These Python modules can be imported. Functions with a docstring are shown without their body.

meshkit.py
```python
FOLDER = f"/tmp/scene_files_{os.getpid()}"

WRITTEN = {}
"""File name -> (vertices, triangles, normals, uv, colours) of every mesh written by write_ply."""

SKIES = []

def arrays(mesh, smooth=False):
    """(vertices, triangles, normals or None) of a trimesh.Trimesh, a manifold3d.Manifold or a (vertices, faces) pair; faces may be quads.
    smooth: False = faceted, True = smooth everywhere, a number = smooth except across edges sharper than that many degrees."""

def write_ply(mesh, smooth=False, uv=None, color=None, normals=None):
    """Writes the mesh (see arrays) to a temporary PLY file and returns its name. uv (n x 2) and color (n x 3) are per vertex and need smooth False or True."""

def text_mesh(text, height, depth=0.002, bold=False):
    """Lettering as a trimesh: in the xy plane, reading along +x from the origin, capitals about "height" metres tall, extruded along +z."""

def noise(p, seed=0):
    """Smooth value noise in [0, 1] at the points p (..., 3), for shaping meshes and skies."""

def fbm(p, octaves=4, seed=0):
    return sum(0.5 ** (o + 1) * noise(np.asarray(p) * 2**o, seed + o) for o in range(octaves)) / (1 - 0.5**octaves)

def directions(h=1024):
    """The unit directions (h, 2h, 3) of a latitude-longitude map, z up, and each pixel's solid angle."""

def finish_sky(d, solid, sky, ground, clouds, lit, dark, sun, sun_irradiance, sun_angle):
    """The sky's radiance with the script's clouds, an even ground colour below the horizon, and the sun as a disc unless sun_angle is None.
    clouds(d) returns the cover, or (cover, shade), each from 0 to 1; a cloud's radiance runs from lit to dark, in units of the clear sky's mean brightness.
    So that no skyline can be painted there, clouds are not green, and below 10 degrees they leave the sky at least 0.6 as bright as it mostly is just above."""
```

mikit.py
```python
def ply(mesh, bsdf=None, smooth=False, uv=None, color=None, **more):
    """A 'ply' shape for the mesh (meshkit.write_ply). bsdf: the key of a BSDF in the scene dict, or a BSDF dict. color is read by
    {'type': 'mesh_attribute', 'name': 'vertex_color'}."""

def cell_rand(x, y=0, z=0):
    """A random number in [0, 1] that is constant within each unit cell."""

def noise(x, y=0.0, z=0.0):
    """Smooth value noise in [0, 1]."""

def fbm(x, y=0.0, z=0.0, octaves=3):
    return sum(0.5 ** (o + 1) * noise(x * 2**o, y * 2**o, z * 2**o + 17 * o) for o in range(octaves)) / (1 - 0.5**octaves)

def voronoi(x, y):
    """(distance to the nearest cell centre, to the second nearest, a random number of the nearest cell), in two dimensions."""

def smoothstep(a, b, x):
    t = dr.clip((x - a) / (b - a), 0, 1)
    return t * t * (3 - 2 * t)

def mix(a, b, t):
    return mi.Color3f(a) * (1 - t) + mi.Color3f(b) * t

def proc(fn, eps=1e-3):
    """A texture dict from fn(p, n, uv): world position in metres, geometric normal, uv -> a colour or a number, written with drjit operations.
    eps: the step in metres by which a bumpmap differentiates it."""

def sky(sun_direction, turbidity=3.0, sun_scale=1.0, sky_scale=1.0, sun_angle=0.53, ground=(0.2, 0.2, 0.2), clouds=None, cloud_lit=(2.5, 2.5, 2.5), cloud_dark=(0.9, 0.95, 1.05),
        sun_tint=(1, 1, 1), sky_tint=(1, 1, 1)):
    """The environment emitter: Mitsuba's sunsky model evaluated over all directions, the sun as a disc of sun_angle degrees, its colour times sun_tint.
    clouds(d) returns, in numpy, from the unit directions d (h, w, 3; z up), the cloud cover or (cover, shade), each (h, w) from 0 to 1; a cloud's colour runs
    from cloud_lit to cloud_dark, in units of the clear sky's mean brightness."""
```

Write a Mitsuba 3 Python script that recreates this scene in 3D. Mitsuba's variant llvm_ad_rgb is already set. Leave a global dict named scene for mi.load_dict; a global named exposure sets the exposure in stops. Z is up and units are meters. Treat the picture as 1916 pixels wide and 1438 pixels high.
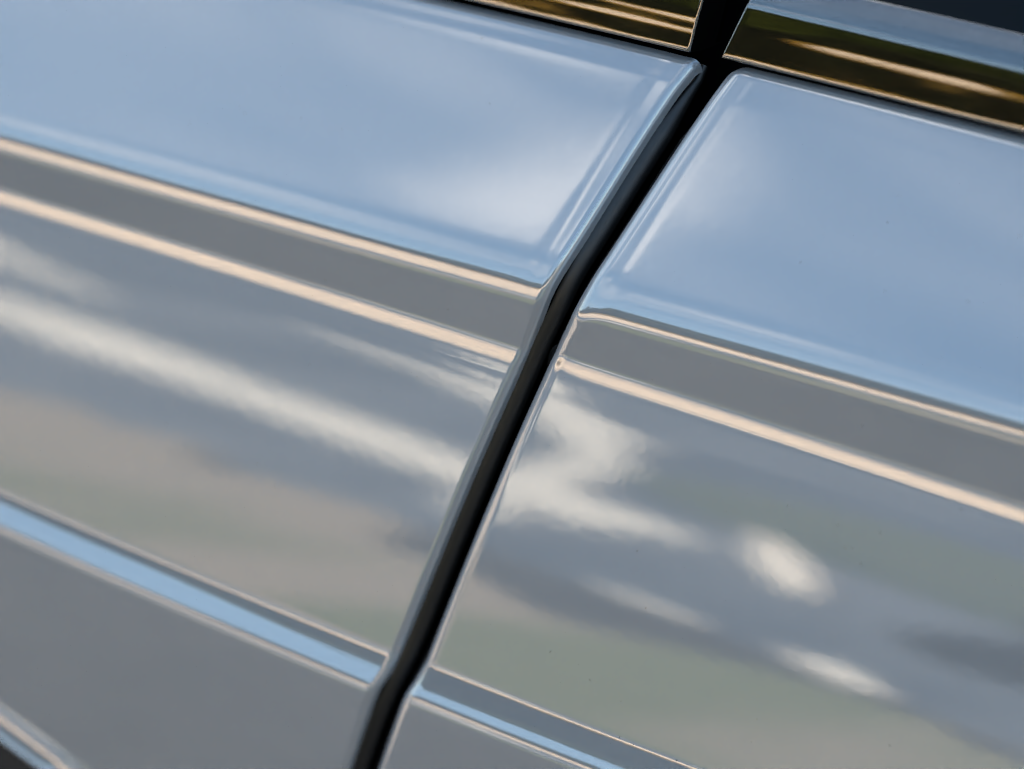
import math, numpy as np, trimesh, drjit as dr, mitsuba as mi, mikit
from mikit import proc, noise, fbm, smoothstep, mix
T = mi.ScalarTransform4f
scene, labels = {}, {}
rng = np.random.default_rng(7)

# ------------------------------------------------------------------ camera, sky, exposure
AL, BE, RO = np.radians([38.0022, 22.0018, 1.0359])
DIST, FX, OFFR, OFFU = 0.6316, 6271.3, -0.00487, -0.0169
ORIGIN = np.array([0, 0, 0.80])                     # the upper crease of the doors at the shut line
f_ = np.array([-np.sin(AL) * np.cos(BE), np.cos(AL) * np.cos(BE), -np.sin(BE)])
r0 = np.cross(f_, [0, 0, 1]); r0 /= np.linalg.norm(r0); u0 = np.cross(r0, f_)
r_, u_ = np.cos(RO) * r0 + np.sin(RO) * u0, -np.sin(RO) * r0 + np.cos(RO) * u0
EYE = ORIGIN - DIST * f_ + OFFR * r_ + OFFU * u_
scene['camera'] = {'type': 'thinlens', 'fov': float(2 * np.degrees(np.arctan(958 / FX))), 'fov_axis': 'x',
                   'aperture_radius': 0.0064, 'focus_distance': 0.632, 'near_clip': 0.02, 'far_clip': 3000.0,
                   'to_world': T().look_at(origin=EYE.tolist(), target=(EYE + f_).tolist(), up=u_.tolist())}
SUN = np.array([-0.5, 0.80, 0.50])
exposure = 3.1

def np_hash(i, j, k):
    h = (i * 374761393 + j * 668265263 + k * 2147483647) & 0xFFFFFFFF
    h = ((h ^ (h >> 13)) * 1274126177) & 0xFFFFFFFF
    return ((h ^ (h >> 16)) & 0xFFFFFF) / 16777215.0

def np_noise(x, y, z=0):
    x, y = np.broadcast_arrays(np.asarray(x, float), np.asarray(y, float)); z = np.broadcast_to(np.asarray(z, float), x.shape)
    i, j, k = (np.floor(a).astype(np.int64) for a in (x, y, z))
    s = lambda a: a * a * (3 - 2 * a)
    a, b, c = s(x - i), s(y - j), s(z - k)
    def e(dj, dk): return np_hash(i + 1000, j + dj + 1000, k + dk + 1000) * (1 - a) + np_hash(i + 1001, j + dj + 1000, k + dk + 1000) * a
    return (e(0, 0) * (1 - b) + e(1, 0) * b) * (1 - c) + (e(0, 1) * (1 - b) + e(1, 1) * b) * c

def np_fbm(x, y, z=0, o=4):
    return sum(0.5 ** (i + 1) * np_noise(x * 2 ** i, y * 2 ** i, z * 2 ** i + 17 * i) for i in range(o)) / (1 - 0.5 ** o)

def sst(a, b, x):
    t = np.clip((x - a) / (b - a), 0, 1); return t * t * (3 - 2 * t)

def clouds(d):
    z = np.maximum(d[..., 2], 0.03)
    X, Y = d[..., 0] / z, d[..., 1] / z
    el, az = np.degrees(np.arcsin(np.clip(d[..., 2], -1, 1))), np.degrees(np.arctan2(d[..., 0], -d[..., 1]))
    n = np_fbm(X * 1.1 + 3.1, Y * 1.6 + 8.2, 0.4, 5)
    w1, w2 = 7 * (np_fbm(X * 2.2, Y * 2.2, 2.0, 4) - .5), 7 * (np_fbm(X * 2.2, Y * 2.2, 9.0, 4) - .5)
    tex = .35 + 1.1 * np_fbm(X * 5 + 1, Y * 3.5 + 4, 3.0, 4)
    def puff(a, e, sa, se, k): return k * np.exp(-((az + w1 - a) / sa) ** 2 - ((el + w2 - e) / se) ** 2)
    c = .24 * sst(0.50, 0.74, n) * sst(0.02, 0.2, d[..., 2])
    for q in PUFFS: c = np.maximum(c, puff(*q) * tex)
    return np.clip(c, 0, .95) * sst(0.0, 0.08, d[..., 2]), 0.15 + 0.5 * np_fbm(X, Y, 5.0, 3)
PUFFS = [(-46.5, 35.5, 2.6, 4.5, .95), (-55, 43, 4.5, 3, .8), (-53, 38, 7, 2.0, .35), (-60, 36, 9, 5, .25), (-77, 34, 8, 16, .9), (-47, 22, 7, 2.6, .6), (-36, 24, 3, 2.0, .45),
         (-60, 56, 7, 3.4, .95), (-100, 30, 12, 12, .6)]
scene['sky'] = mikit.sky(SUN, turbidity=4.5, clouds=clouds, ground=(0.15, 0.15, 0.15), sky_tint=(.94, 1.0, .985))

# ------------------------------------------------------------------ materials
def rgb(*c): return {'type': 'rgb', 'value': list(c)}
def two(b): return {'type': 'twosided', 'bsdf': b}
MM = 1e-3

def peel(p, n, uv):        # orange peel of the clear coat
    q = p * 1000
    return (noise(q.x * .55, q.y * .55, q.z * .55) - .5) + .35 * (noise(q.x * 1.6, q.y * 1.6, q.z * 1.6) - .5)
def mirror(a): return {'type': 'roughconductor', 'material': 'none', 'distribution': 'ggx', 'alpha': a, 'specular_reflectance': rgb(1, 1, 1)}
PEEL = 2.6e-6
scene['paint'] = two({'type': 'bumpmap', 'scale': PEEL, 'tex': proc(peel, 2e-4), 'bsdf': {
    'type': 'blendbsdf', 'weight': .34, 'b0': {'type': 'blendbsdf', 'weight': .2, 'b0': {'type': 'diffuse', 'reflectance': rgb(.49, .515, .545)}, 'b1': {'type': 'roughconductor', 'material': 'none', 'alpha': .38, 'specular_reflectance': rgb(.42, .425, .435)}}, 'b1': mirror(.0015)}})
scene['gloss_black'] = two({'type': 'blendbsdf', 'weight': .31, 'b0': {'type': 'diffuse', 'reflectance': rgb(.004, .004, .004)}, 'b1': mirror(.003)})
def dust(p, n, uv):
    q = p * 1000
    return .30 + .25 * fbm(q.x * .3, q.y * .3, q.z * .1)
scene['rubber'] = two({'type': 'principled', 'base_color': rgb(.03, .03, .032), 'roughness': proc(dust), 'specular': .5})
scene['black_coat'] = two({'type': 'principled', 'base_color': rgb(.006, .007, .009), 'roughness': .22, 'specular': .5})
scene['satin'] = two({'type': 'blendbsdf', 'weight': .07, 'b0': {'type': 'diffuse', 'reflectance': rgb(.01, .01, .01)}, 'b1': {'type': 'roughconductor', 'material': 'none', 'alpha': .22}})
scene['dark_trim'] = two({'type': 'diffuse', 'reflectance': rgb(.004, .004, .004)})
scene['window_pane'] = {'type': 'thindielectric', 'int_ior': 1.52}

# ------------------------------------------------------------------ surface helpers
def add(key, mesh, bsdf, smooth=False, **lab):
    scene[key] = mikit.ply(mesh, bsdf, smooth=smooth)
    if lab: labels[key] = lab

def grid_mesh(P):
    n, m = P.shape[:2]
    i, j = np.meshgrid(np.arange(n - 1), np.arange(m - 1), indexing='ij')
    a = (i * m + j).ravel()
    F = np.vstack([np.stack([a, a + m, a + m + 1], -1), np.stack([a, a + m + 1, a + 1], -1)])
    return P.reshape(-1, 3), F

class Profile:
    """A curve in the (y, z) plane given by the tilt of its outward normal (degrees up) along its length in mm, going down."""
    def __init__(self, knots, sm=0.28):
        k = np.array(knots, float)
        t = np.arange(k[0, 0], k[-1, 0] + .005, .01)
        e = np.interp(t, k[:, 0], k[:, 1])
        g = np.exp(-.5 * (np.arange(-150, 151) * .01 / sm) ** 2); g /= g.sum()
        e = np.convolve(np.pad(e, 150, mode='edge'), g, 'valid')
        er = np.radians(e)
        y, z = np.cumsum(-np.sin(er)) * .01, np.cumsum(-np.cos(er)) * .01
        i0 = np.argmin(abs(t))
        self.t, self.e, self.y, self.z = t, er, (y - y[i0]) * MM, (z - z[i0]) * MM
    def at(self, t):
        return (np.interp(t, self.t, v) for v in (self.y, self.z, self.e))

# ------------------------------------------------------------------ the doors' shape
ST = 88.3          # the lower swage line, mm below the upper crease
UP = [(-52.6, 86), (-51.4, 70), (-50.4, 48), (-49.3, 41), (-47.8, 43.8), (-46.9, 44.2), (-45.6, 39.5), (-44, 37.8), (-25, 35.5), (-9, 33.5), (-5.5, 28), (-2.4, 21), (-1.7, 16), (-1.3, 12.6), (.9, 10.2), (1.15, -1), (3.0, -4.5), (11.4, -5),
      (12.3, -2), (12.7, 10.2), (14.7, 12.9), (15.2, 11.4), (16.2, 9.4), (17.6, 8.4), (18.3, 10.5), (18.9, 9.8), (20.4, 8.9), (22.5, 8.3), (49, 6.3), (ST - 9, 3.4)]
LOWL = [(ST - 6.5, 3), (ST - 5.4, 9), (ST - 5.0, 14), (ST - 4.5, 16.6), (ST - 4.2, 18), (ST - 2.4, 20), (ST - 1.9, 24), (ST + 1.8, 26), (ST + 2.5, 20), (ST + 2.8, 16), (ST + 3.5, 13), (ST + 4.5, 0), (ST + 7, -3), (ST + 60, -8), (ST + 120, -10)]
LOWR = [(ST - 6.5, 3), (ST - 5.3, 6), (ST - 5.0, 13.5), (ST - 4.7, 17), (ST - 4.4, 18), (ST - .4, 20), (ST + .0, 24), (ST + 1.7, 25.5), (ST + 2.2, 20), (ST + 2.6, 16), (ST + 3.3, 13), (ST + 4.5, 0), (ST + 7, -3), (ST + 60, -8), (ST + 120, -10)]
NOOVER = [(12.7, -1.5), (13.2, 9.9), (15.0, 11.5), (15.8, 10.2), (17.2, 8.8)]
UPR = [k for k in UP if not 15 < k[0] < 20] 
UPR = sorted([k for k in UPR if k not in ((12.6, 9.8), (12.3, -2), (1.15, -1), (-1.3, 12.6), (.9, 10.2), (-47.8, 43.8), (-46.9, 44.2))] + NOOVER + [(-.5, 12.3), (.35, 10.3), (.6, -1)])
PL, PR = Profile(UP + LOWL), Profile(UPR + LOWR)
KT, KX = np.array([-70, -50.9, 0, 13.8, ST, 150]), np.array([17.3, 11.8, -.2, -5.6, -32.3, -56.5]) * MM
from scipy.interpolate import PchipInterpolator
shut = PchipInterpolator(KT, KX)
GAP = 8.2 * MM
gap_at = PchipInterpolator([-80, -51, 0, ST, 200], np.array([9.0, 8.2, 6.7, 7.2, 7.2]) * MM)
lift = PchipInterpolator([-51, 0, 13.8, ST], [.0007, -.0009, .0014, .001])          # the right door sits a little off the left one
KM = np.array([-51, 0, 13.8, ST])
slope, sag = PchipInterpolator(KM, [-.005, .0103, -.0116, -.0092]), PchipInterpolator(KM, [-.085, -.003, -.052, .145])
def drift(x, t):
    """The pressed lines are not quite parallel: how much higher a line runs at x than at the shut line."""
    t = np.clip(t, -51, ST); X = np.clip(x, -.2, .2)
    return slope(t) * X + sag(t) * X * X

def rows(prof):
    """Rows dense where the profile bends."""
    w = 0.9 + 14 * np.minimum(abs(np.gradient(prof.e, prof.t)), .25)
    c = np.cumsum(w); n = int(c[-1] * .01 * 2.2)
    return np.interp(np.linspace(c[0], c[-1], n), c, prof.t)

def door(prof, side, R, dz, extra=None):
    """side -1: the door left of the shut line, +1: right. Columns run from far away to the shut line, round the hem and into the gap."""
    t = rows(prof)
    y, z, e = prof.at(t)
    ex = shut(t) + (gap_at(t) if side > 0 else 0)
    inner = np.concatenate([np.linspace(-.55, -.20, 30)[:-1], np.linspace(-.20, 0, 280)])
    near = np.linspace(-14 * MM, 0, 60)
    u = np.unique(np.concatenate([inner[inner < -14 * MM], near]))            # distance to the start of the hem (negative)
    phi = np.radians(np.linspace(0, 90, 40))[1:]
    ny, nz = -np.cos(e), np.sin(e)
    P = np.zeros((len(t), len(u) + len(phi) + 6, 3))
    for j, s in enumerate(u):
        x = ex + (s - (R if side > 0 else 0)) * (-side)
        off = np.zeros_like(t) if extra is None else extra(x, t, -s)
        dy = 0
        if isinstance(off, tuple): off, dy = off
        P[:, j] = np.stack([x, y + dy + ny * off, z + nz * off + drift(x, t)], -1)
    base = P[:, len(u) - 1].copy()
    tg = np.arange(t[0] - 20, t[-1] + 20, .1); w = np.exp(-.5 * (np.arange(-150, 151) * .1 / 4.5) ** 2); w /= w.sum()
    es = np.interp(t, tg, np.convolve(np.pad(np.interp(tg, t, e), 150, mode='edge'), w, 'valid'))
    cur, last = base.copy(), 0.0                                # the hem turns about an eased edge
    for k, a in enumerate(phi):
        for sub in np.linspace(last, a, 5)[1:]:
            m = sst(0, .7, sub); q = e * (1 - m) + es * m
            cur += (sub - last) * R * np.stack([np.full_like(t, -side * math.cos(sub)), np.cos(q) * math.sin(sub), -np.sin(q) * math.sin(sub)], -1); last = sub
        P[:, len(u) + k] = cur
    for k in range(6):
        dep = (k + 1) / 6 * (1.2 if side < 0 else 8) * MM
        P[:, len(u) + len(phi) + k] = cur + np.stack([0 * t, np.cos(es) * dep, -np.sin(es) * dep], -1)
    if dz: P[..., 2] += lift(np.clip(t, -51, ST))[:, None]
    V, F = grid_mesh(P + ORIGIN)
    return V, F

def bead(x, t, s):
    """The faint pulled edge that a pressed and hemmed door skin shows along its border."""
    s = s / MM
    z = (np.interp(t, PL.t, PL.z) + drift(x, t)) / MM
    w = (x / MM + 146) * -.256 + (z + 134.6) * -.967            # mm below the fold at the foot of the door, which dies out forwards
    wk = np.arange(-6, 60, .05)
    sl = np.tan(np.radians(np.interp(wk, [-2.6, -1.3, 1.3, 1.8, 3.2, 3.8, 5.2, 9, 30], [0, 21, 24, 28, 29, 34, 36, 36, 20])))
    dk = np.cumsum(sl) * .05
    dk = dk - 40 * sst(5.2, 6.2, wk)
    fold = np.interp(w, wk, dk, left=0) * sst(-100, -132, x / MM)
    return (-.065 * np.exp(-((s - 2.6) / 1.9) ** 2) * sst(-1, -5, t) + fold) * MM

def bead_r(x, t, s):
    s = s / MM
    d = -.025 * np.exp(-((s - 2.2) / 1.2) ** 2) * sst(-1, -5, t)
    r = np.sqrt(1 - (1 - np.clip((s + .8) / 7.5, 0, 1)) ** 2)           # the pressed ribbon ends in a rounded tip
    dz = zr(t) - ZC
    h = np.where(dz > 0, .6 + .4 * r, .93 + .07 * r)
    return d * MM, (h * np.interp(ZC + dz / h, ZD, DD) - np.interp(zr(t), ZD, DD))
def zr(t): return np.interp(t, PR.t, PR.z)
_m = (PR.t > -9.5) & (PR.t < 20)
_y, _z, _e = PR.y[_m], PR.z[_m], PR.e[_m]
_u = (_z - _z[0]) / (_z[-1] - _z[0]); _L = _z[-1] - _z[0]
_ref = ((2 * _u ** 3 - 3 * _u ** 2 + 1) * _y[0] + (_u ** 3 - 2 * _u ** 2 + _u) * _L * np.tan(_e[0]) + (3 * _u ** 2 - 2 * _u ** 3) * _y[-1] + (_u ** 3 - _u ** 2) * _L * np.tan(_e[-1]))
ZD, DD = _z[::-1], (_y - _ref)[::-1]                 # how far the ribbon stands off a plain, unpressed skin
ZC = np.interp(6.8, PR.t, PR.z)

add('car__door', door(PL, -1, 1.7 * MM, False, bead), 'paint', True)
add('car__door_001', door(PR, +1, 5.0 * MM, True, bead_r), 'paint', True)
b = trimesh.creation.box([.42, .01, .09]); b.apply_translation(ORIGIN + [-.31, .0075, -.172])
add('car__sill', b, 'rubber')
labels['car__door'] = {'label': 'silver door left of the shut line'}
labels['car__door_001'] = {'label': 'silver door right of the shut line, its ribbon ending in a rounded tip'}
labels['car'] = {'label': 'glossy silver car seen close at the gap between two doors, reflecting sky and street', 'category': 'car'}

def specks(prof, side, n, seed):
    r = np.random.default_rng(seed); V, F = [], []
    for k in range(n):
        t, d = r.uniform(-46, 100), r.uniform(9, 115)
        y, z, e = (float(v) for v in prof.at(t)); x = float(shut(t)) + side * d * MM + (GAP if side > 0 else 0)
        z += float(drift(x, t)) + (float(lift(min(t, ST))) if side > 0 else 0)
        m = trimesh.creation.icosphere(1, 1.0); m.apply_scale(r.uniform(.06, .16, 3) * [1.6, 1, 1] * MM)
        m.apply_transform(trimesh.transformations.rotation_matrix(r.uniform(0, 3.1), [0, 1, 0])); m.apply_translation(ORIGIN + [x, y, z]); V.append(m)
    return trimesh.util.concatenate(V)
scene['grit'] = {'type': 'diffuse', 'reflectance': rgb(.30, .28, .25)}
add('car__door__dust', specks(PL, -1, 46, 3), 'grit', kind='stuff')
add('car__door_001__dust', specks(PR, 1, 40, 4), 'grit', kind='stuff')

# window trims, pillar and seals
def extrude(prof_pts, x0, x1, nx=2, lean=0.0, dz=0.0):
    xs = np.linspace(x0, x1, nx)
    P = np.zeros((len(prof_pts), nx, 3))
    for j, x in enumerate(xs):
        P[:, j, 0] = x + lean * (prof_pts[:, 1] - prof_pts[0, 1]); P[:, j, 1:] = prof_pts
    P[..., 2] += dz
    return grid_mesh(P + ORIGIN)

def trim_profile(knots, y0, z0):
    k = np.array(knots, float)
    s = np.arange(0, k[-1, 0], .05)
    e = np.interp(s, k[:, 0], k[:, 1])
    g = np.exp(-.5 * (np.arange(-20, 21) * .05 / .2) ** 2); g /= g.sum()
    e = np.radians(np.convolve(np.pad(e, 20, mode='edge'), g, 'valid'))
    return np.stack([y0 + np.cumsum(np.sin(e)) * .05 * MM, z0 + np.cumsum(np.cos(e)) * .05 * MM], -1)
TR0 = [(0, -85), (3.6, -80), (3.8, 6.3), (4.52, 9.2), (4.8, 10.8), (8.87, 11.2), (13.57, 13.6), (14.3, 19), (14.94, 27), (18.18, 35), (20.5, 44)]
TR1 = [(0, -85), (3.6, -80), (3.8, 6.3), (4.52, 9.2), (4.8, 10.8), (8.68, 11.1), (9.14, 9.3), (9.95, 8.4), (10.4, 11), (13.57, 13.6), (14.3, 19), (14.94, 27), (18.18, 35), (20.5, 44)]
TL = [(0, -85), (3.6, -80), (3.8, 6.3), (4.52, 9.2), (4.8, 10.8), (7.06, 10.8), (7.33, 9.3), (7.96, 8.3), (8.23, 10.6), (9.32, 10.6), (9.5, 9.4), (9.95, 8.6), (10.32, 10.8), (14.39, 13.8), (14.84, 19), (15.52, 27), (18.65, 35), (21.2, 44)]
yt, zt, _ = PL.at(-50.0)
yt, zt = float(yt), float(zt)
ptl, ptr, ptr0 = trim_profile(TL, yt + 3 * MM, zt + 2.5 * MM), trim_profile(TR1, yt + 3 * MM, zt + 2.9 * MM), trim_profile(TR0, yt + 3 * MM, zt + 2.9 * MM)
def capped(pa, pb, x0, x1, lean, end):
    """A trim strip from x0 to x1, its section running from pa to pb and back, closed at the shut line."""
    xs = np.linspace(x0, x1, 240); n = len(pa)
    w = sst(.018, .045, xs) * sst(.10, .07, xs) if pb is not pa else np.zeros_like(xs)
    P = np.zeros((n, 240, 3)); P[:, :, 0] = xs + lean * (pa[:, 1] - pa[0, 1])[:, None]
    P[:, :, 2] = 0; P[:, :, 1:] = pa[:, None] * (1 - w)[None, :, None] + pb[:, None] * w[None, :, None]
    P[:, :, 2] += drift(xs, -51.0)[None]
    ii = np.arange(n)[:, None] * .05
    P[:, :, 1] += 5e-5 * (np_fbm(xs[None] * 45 + 0 * ii, ii * .28 + 7 * (end == 'r'), 0, 2) - .5) * sst(3.8, 4.6, ii)
    j = -1 if end == 'r' else 0
    sg = 1 if end == 'r' else -1
    cap = [P[:, j]]
    for a in np.radians([20, 45, 70, 90]): cap.append(P[:, j] + [sg * .6 * MM * math.sin(a), .6 * MM * (1 - math.cos(a)), 0])
    last = cap[-1].copy(); last[:, 1] = np.maximum(last[:, 1] + 8 * MM, last[-1, 1]); cap.append(last)
    C = np.stack(cap, 1); P = np.concatenate([P, C[:, 1:]], 1) if end == 'r' else np.concatenate([C[:, :0:-1], P], 1)
    return grid_mesh(P + ORIGIN)
xe_t = float(shut(-50.9))
add('car__door__window_trim', capped(ptl, ptl, -.55, xe_t + 1.0 * MM, .14, 'r'), 'gloss_black', 35)
add('car__door_001__window_trim', capped(ptr0, ptr, xe_t + GAP + 1.0 * MM, .55, .36, 'l'), 'gloss_black', 35)

def tube(path, rad, sides=24):
    p = np.asarray(path, float); tg = np.gradient(p, axis=0); tg /= np.linalg.norm(tg, axis=1, keepdims=True)
    a = np.cross(tg, [1.0, 0, 0]); a /= np.linalg.norm(a, axis=1, keepdims=True); b = np.cross(tg, a)
    an = np.linspace(0, 2 * np.pi, sides + 1)
    rad = np.broadcast_to(rad, (len(p),))
    return grid_mesh(p[:, None] + rad[:, None, None] * (np.cos(an)[None, :, None] * a[:, None] + np.sin(an)[None, :, None] * b[:, None]))
# the pillar behind the shut line follows the doors, then leans on upwards between the two window trims
ts = np.linspace(-49, ST + 55, 300)
yy, zz, ee = PL.at(ts)
g = np.exp(-.5 * (np.arange(-40, 41) / 12) ** 2); g /= g.sum()
yy = np.convolve(np.pad(yy, 40, mode='reflect', reflect_type='odd'), g, 'valid'); ee = np.convolve(np.pad(ee, 40, mode='edge'), g, 'valid')
up = np.linspace(110, 1, 110)[:, None] * MM
cl = np.radians(30)
base = np.stack([shut(ts), yy, zz], -1); nrm = np.stack([0 * ee, -np.cos(ee), np.sin(ee)], -1)
base = np.vstack([base[0] + up * [.12, math.sin(cl), math.cos(cl)], base]); nrm = np.vstack([np.repeat([[0, -math.cos(cl), math.sin(cl)]], 110, 0), nrm])
g = np.exp(-.5 * (np.arange(-30, 31) / 10) ** 2); g /= g.sum()
nrm = np.stack([np.convolve(np.pad(nrm[:, k], 30, mode='edge'), g, 'valid') for k in range(3)], -1)
def gap_path(dx, dep): return base + [dx * MM, 0, 0] - nrm * dep * MM + ORIGIN
add('car__pillar', grid_mesh(np.stack([gap_path(-600, 16), gap_path(600, 16)], 1)), 'dark_trim', True)
low = slice(107, None)
TAPER = np.r_[np.linspace(.35, 1, 22), np.ones(len(base) - 107 - 22)]
add('car__seal', tube(gap_path(1.5, 5.0)[low], TAPER * 2.3 * MM), 'satin', True)
add('car__seal_001', tube(gap_path(5.6, 9.5)[low], TAPER * 2.3 * MM), 'rubber', True)
def nub(t, dx, dep, r, ln):
    y, z, e = (float(v) for v in PL.at(t))
    m = trimesh.creation.icosphere(4, 1.0); m.apply_scale([r, r, ln])
    m.apply_translation(ORIGIN + [float(shut(t)) + dx * MM, y + math.cos(e) * dep * MM, z - math.sin(e) * dep * MM]); return m
add('car__seal__clip', nub(15.5, 4.8, 8.6, 1.9 * MM, 4.0 * MM), 'rubber', True)
pn = gap_path(-600, 9)[:104], gap_path(-4, 9)[:104], gap_path(15, 9)[:104], gap_path(600, 9)[:104]
scene['pane_black'] = two({'type': 'roughconductor', 'material': 'none', 'alpha': .01, 'specular_reflectance': rgb(.025, .025, .025)})
for key, (p, q) in (('car__door__window_pane', pn[:2]), ('car__door_001__window_pane', pn[2:])):
    add(key, grid_mesh(np.stack([p, q], 1)), 'pane_black', True)

# ------------------------------------------------------------------ the street that the car mirrors
def sheet(x0, x1, y0, y1, z, th=.02):
    b = trimesh.creation.box([x1 - x0, y1 - y0, th]); b.apply_translation([(x0 + x1) / 2, (y0 + y1) / 2, z - th / 2]); return b
def asphalt_tone(a, b):
    def fn(p, n, uv): return mix(a, b, smoothstep(.25, .75, fbm(p.x * 3.4, p.y * 1.0, 0, 4))) * (.8 + .4 * noise(p.x * 60, p.y * 60))
    return fn
scene['asphalt'] = {'type': 'diffuse', 'reflectance': proc(asphalt_tone((.055, .06, .068), (.08, .084, .092)))}
scene['road_asphalt'] = {'type': 'diffuse', 'reflectance': proc(asphalt_tone((.072, .098, .14), (.132, .162, .21)))}
scene['concrete'] = {'type': 'diffuse', 'reflectance': proc(lambda p, n, uv: mix((.45, .395, .355), (.56, .495, .45), fbm(p.x * 1.5, p.y * 1.5, p.z * 1.5, 4)))}
scene['road_paint'] = {'type': 'diffuse', 'reflectance': proc(lambda p, n, uv: mix((.6, .6, .58), (.8, .8, .78), fbm(p.x * 9, p.y * 9, 0, 4)))}
scene['grass'] = {'type': 'diffuse', 'reflectance': proc(lambda p, n, uv: mix((.15, .175, .11), (.275, .25, .215), smoothstep(.34, .66, fbm(p.x * 4.5 + 3, p.y * 1.3, 0, 4) - .3 * (p.x + 1.15))))}
scene['white_stone'] = {'type': 'diffuse', 'reflectance': rgb(.86, .83, .78)}
S = {'kind': 'structure'}
add('ground', sheet(-600, 600, -600, 600, 0), 'asphalt', **S)
xv = np.linspace(-30, 30, 1200)
ya, yb = -1.2 - .25 * np_fbm(xv * 1.3, 0 * xv, 0, 4), -1.9 - 1.3 * (np_fbm(xv * 2.4, 0 * xv + 5, 0, 4) - .5)
Vg, Fg = grid_mesh(np.stack([np.c_[xv, yb, 0 * xv + .008], np.c_[xv, ya, 0 * xv + .008]], 1))
add('grass_verge', (Vg, Fg), 'grass', **S)
add('road', sheet(-60, 60, -8.0, -2.15, .004), 'road_asphalt', **S)
add('pavement', sheet(-60, 60, -10.0, -8.0, .12, .12), 'concrete', **S)
w_seed = [0]
def strip(pts, w, z):
    """A painted line along pts with a worn, uneven edge."""
    w_seed[0] += 1
    p = np.array(pts, float); seg = np.r_[0, np.cumsum(np.linalg.norm(np.diff(p, axis=0), axis=1))]
    s = np.linspace(0, seg[-1], 80); c = np.stack([np.interp(s, seg, p[:, 0]), np.interp(s, seg, p[:, 1])], -1)
    t = np.gradient(c, axis=0); t /= np.linalg.norm(t, axis=1, keepdims=True); nn = np.stack([-t[:, 1], t[:, 0]], -1)
    ww = np.full(80, w) if np.isscalar(w) else np.interp(s, np.linspace(0, seg[-1], len(w)), w)
    jag = lambda k: (1 + .7 * (np_fbm(s * 6, 0 * s + 3 * k + 11 * w_seed[0], 0, 4)[:, None] - .5)) * ww[:, None] / 2
    P = np.stack([np.c_[c - nn * jag(0), np.full(80, z)], np.c_[c + nn * jag(1), np.full(80, z)]], 1)
    return grid_mesh(P)
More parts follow.
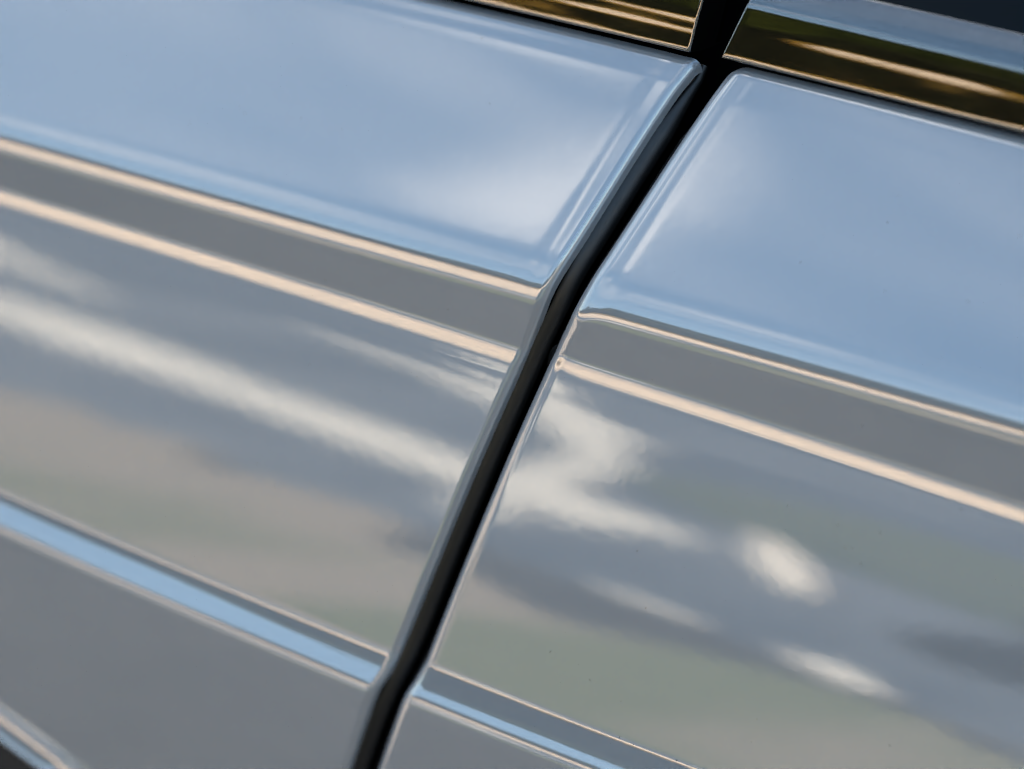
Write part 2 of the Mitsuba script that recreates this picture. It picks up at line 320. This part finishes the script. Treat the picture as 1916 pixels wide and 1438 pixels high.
for i, (pts, w_) in enumerate([([(-9, -3.0), (-2.9, -2.9), (-1.72, -2.74)], .30), ([(-1.74, -2.4), (-1.94, -2.78), (-2.3, -3.55)], .085), ([(-2.3, -3.5), (-2.9, -4.3), (-3.9, -5.4)], .12),
                               ([(-3.6, -4.35), (-2.9, -4.1), (-2.5, -3.85)], [.04, .22, .28]), ([(-5.4, -4.5), (-3.9, -3.7), (-3.3, -3.5)], [.3, .36, .05]), ([(-1.18, -2.19), (-1.07, -2.11)], .08), ([(-1.40, -2.14), (-1.28, -2.15)], .05)]):
    add('road_marking' + ('' if i == 0 else f'_{i:03d}'), strip(pts, w_, .009 + .001 * i), 'road_paint', **S)
add('road_marking_007', strip([(-1.78, -3.14), (-1.46, -2.66)], [.035, .075, .035], .016), 'white_stone', **S)
def blob(cx, cy, rx, ry, z, k=0):
    a = np.linspace(0, 2 * np.pi, 49); r = 1 + .2 * np.sin(3 * a + k) + .12 * np.sin(5 * a + 2 * k)
    P = np.stack([np.stack([cx + 0 * a, cy + 0 * a, z + 0 * a], -1), np.stack([cx + rx * r * np.cos(a), cy + ry * r * np.sin(a), z + 0 * a], -1)], 1)
    V, F = grid_mesh(P); return V, F[:, ::-1]
scene['bed_green'] = {'type': 'diffuse', 'reflectance': proc(lambda p, n, uv: mix((.015, .04, .035), (.10, .125, .10), smoothstep(.3, .7, fbm(p.x * 2.6, p.y * .8, 0, 4))))}
scene['patch_asphalt'] = {'type': 'diffuse', 'reflectance': rgb(.018, .02, .022)}
add('planting_bed', blob(-.4, -4.45, 1.75, 1.35, .006, 1), 'bed_green', **S)
add('asphalt_patch', blob(-1.05, -3.15, .38, .5, .012, 2), 'patch_asphalt', **S)
add('concrete_slab_001', sheet(-14, -3.3, -2.3, -.9, .016), 'concrete', **S)
add('concrete_slab', sheet(-6, -1.5, -.95, 1.5, .012), 'concrete', **S)
w = trimesh.creation.box([120, .3, .75]); w.apply_translation([0, -10.15, .375])
add('garden_wall', w, 'concrete', label='long low pale stone wall along the far pavement, mirrored in the car', category='wall')
scene['leaf'] = {'type': 'principledthin', 'base_color': proc(lambda p, n, uv: mix((.035, .055, .012), (.075, .085, .02), noise(p.x * 3, p.y * 3, p.z * 3))), 'roughness': .6, 'diff_trans': .5}
scene['bark'] = {'type': 'diffuse', 'reflectance': rgb(.08, .06, .045)}

nh = 60000
hp = np.c_[rng.uniform(-40, 15, nh), rng.uniform(-11.6, -10.7, nh), rng.uniform(0, 1, nh) ** .8 * (1.75 + .25 * np.sin(rng.uniform(0, 6.3, nh)))]
a, b = rng.normal(size=(nh, 3)), rng.normal(size=(nh, 3)); a /= np.linalg.norm(a, axis=1, keepdims=True); b = np.cross(a, b); b /= np.linalg.norm(b, axis=1, keepdims=True)
q = np.stack([hp - a * .1, hp + b * .06, hp + a * .1, hp - b * .06], 1).reshape(-1, 3); i = np.arange(nh) * 4
scene['hedge_leaf'] = two({'type': 'diffuse', 'reflectance': proc(lambda p, n, uv: mix((.014, .016, .009), (.034, .036, .016), noise(p.x * 3, p.y * 3, p.z * 3)))})
scene['gold_leaf'] = two({'type': 'diffuse', 'reflectance': proc(lambda p, n, uv: mix((.22, .13, .02), (.40, .27, .06), noise(p.x * 5, p.y * 5, p.z * 5)))})
add('hedge', (q, np.vstack([np.stack([i, i + 1, i + 2], -1), np.stack([i, i + 2, i + 3], -1)])), 'hedge_leaf', label='long dark green hedge above the pale wall, mirrored in the car trim', category='hedge')

q2 = (q.reshape(-1, 4, 3)[:30000] - [0, -.42, 0]); q2[:, :, 2] = .55 + .5 * (q2[:, :, 2] / 2.0); q2[:, :, 1] = -10.5 + .15 * (q2[:, :, 1] + 10.7); i = i[:30000]
add('flowering_border', (q2.reshape(-1, 3), np.vstack([np.stack([i, i + 1, i + 2], -1), np.stack([i, i + 2, i + 3], -1)])), 'gold_leaf', label='low golden planting along the top of the pale wall, mirrored in the car trim', category='plants', kind='stuff')

def tree(k, x, y, h, r):
    key = 'tree' if k == 0 else f'tree_{k:03d}'
    n = 6000
    c = rng.normal(size=(26, 3)); c = c / np.linalg.norm(c, axis=1, keepdims=True) * rng.uniform(.2, .8, (26, 1)) * [r, r, h * .36] + [0, 0, h * .6]
    pts = c[rng.integers(0, 26, n)] + rng.normal(size=(n, 3)) * r * .2
    pts[:, 2] = np.maximum(pts[:, 2], .3)
    a, b = rng.normal(size=(n, 3)), rng.normal(size=(n, 3))
    a /= np.linalg.norm(a, axis=1, keepdims=True); b = np.cross(a, b); b /= np.linalg.norm(b, axis=1, keepdims=True)
    s = rng.uniform(.12, .26, (n, 1)) * h / 6
    q = np.stack([pts - a * s, pts + b * s * .6, pts + a * s, pts - b * s * .6], 1).reshape(-1, 3) + [x, y, 0]
    i = np.arange(n) * 4
    add(key + '__crown', (q, np.vstack([np.stack([i, i + 1, i + 2], -1), np.stack([i, i + 2, i + 3], -1)])), 'leaf')
    tr = trimesh.creation.cone(h * .03, h * .8, sections=10); tr.apply_translation([x, y, 0])
    add(key + '__trunk', tr, 'bark')
    labels[key] = {'label': 'leafy green tree behind the pale wall across the road, mirrored in the car', 'category': 'tree', 'group': 'trees behind the wall'}
for k in range(26):
    tree(k, -42 + 2.1 * k + rng.uniform(-.6, .6), -15 - rng.uniform(0, 7), rng.uniform(4.2, 5.8), rng.uniform(1.5, 2.1))
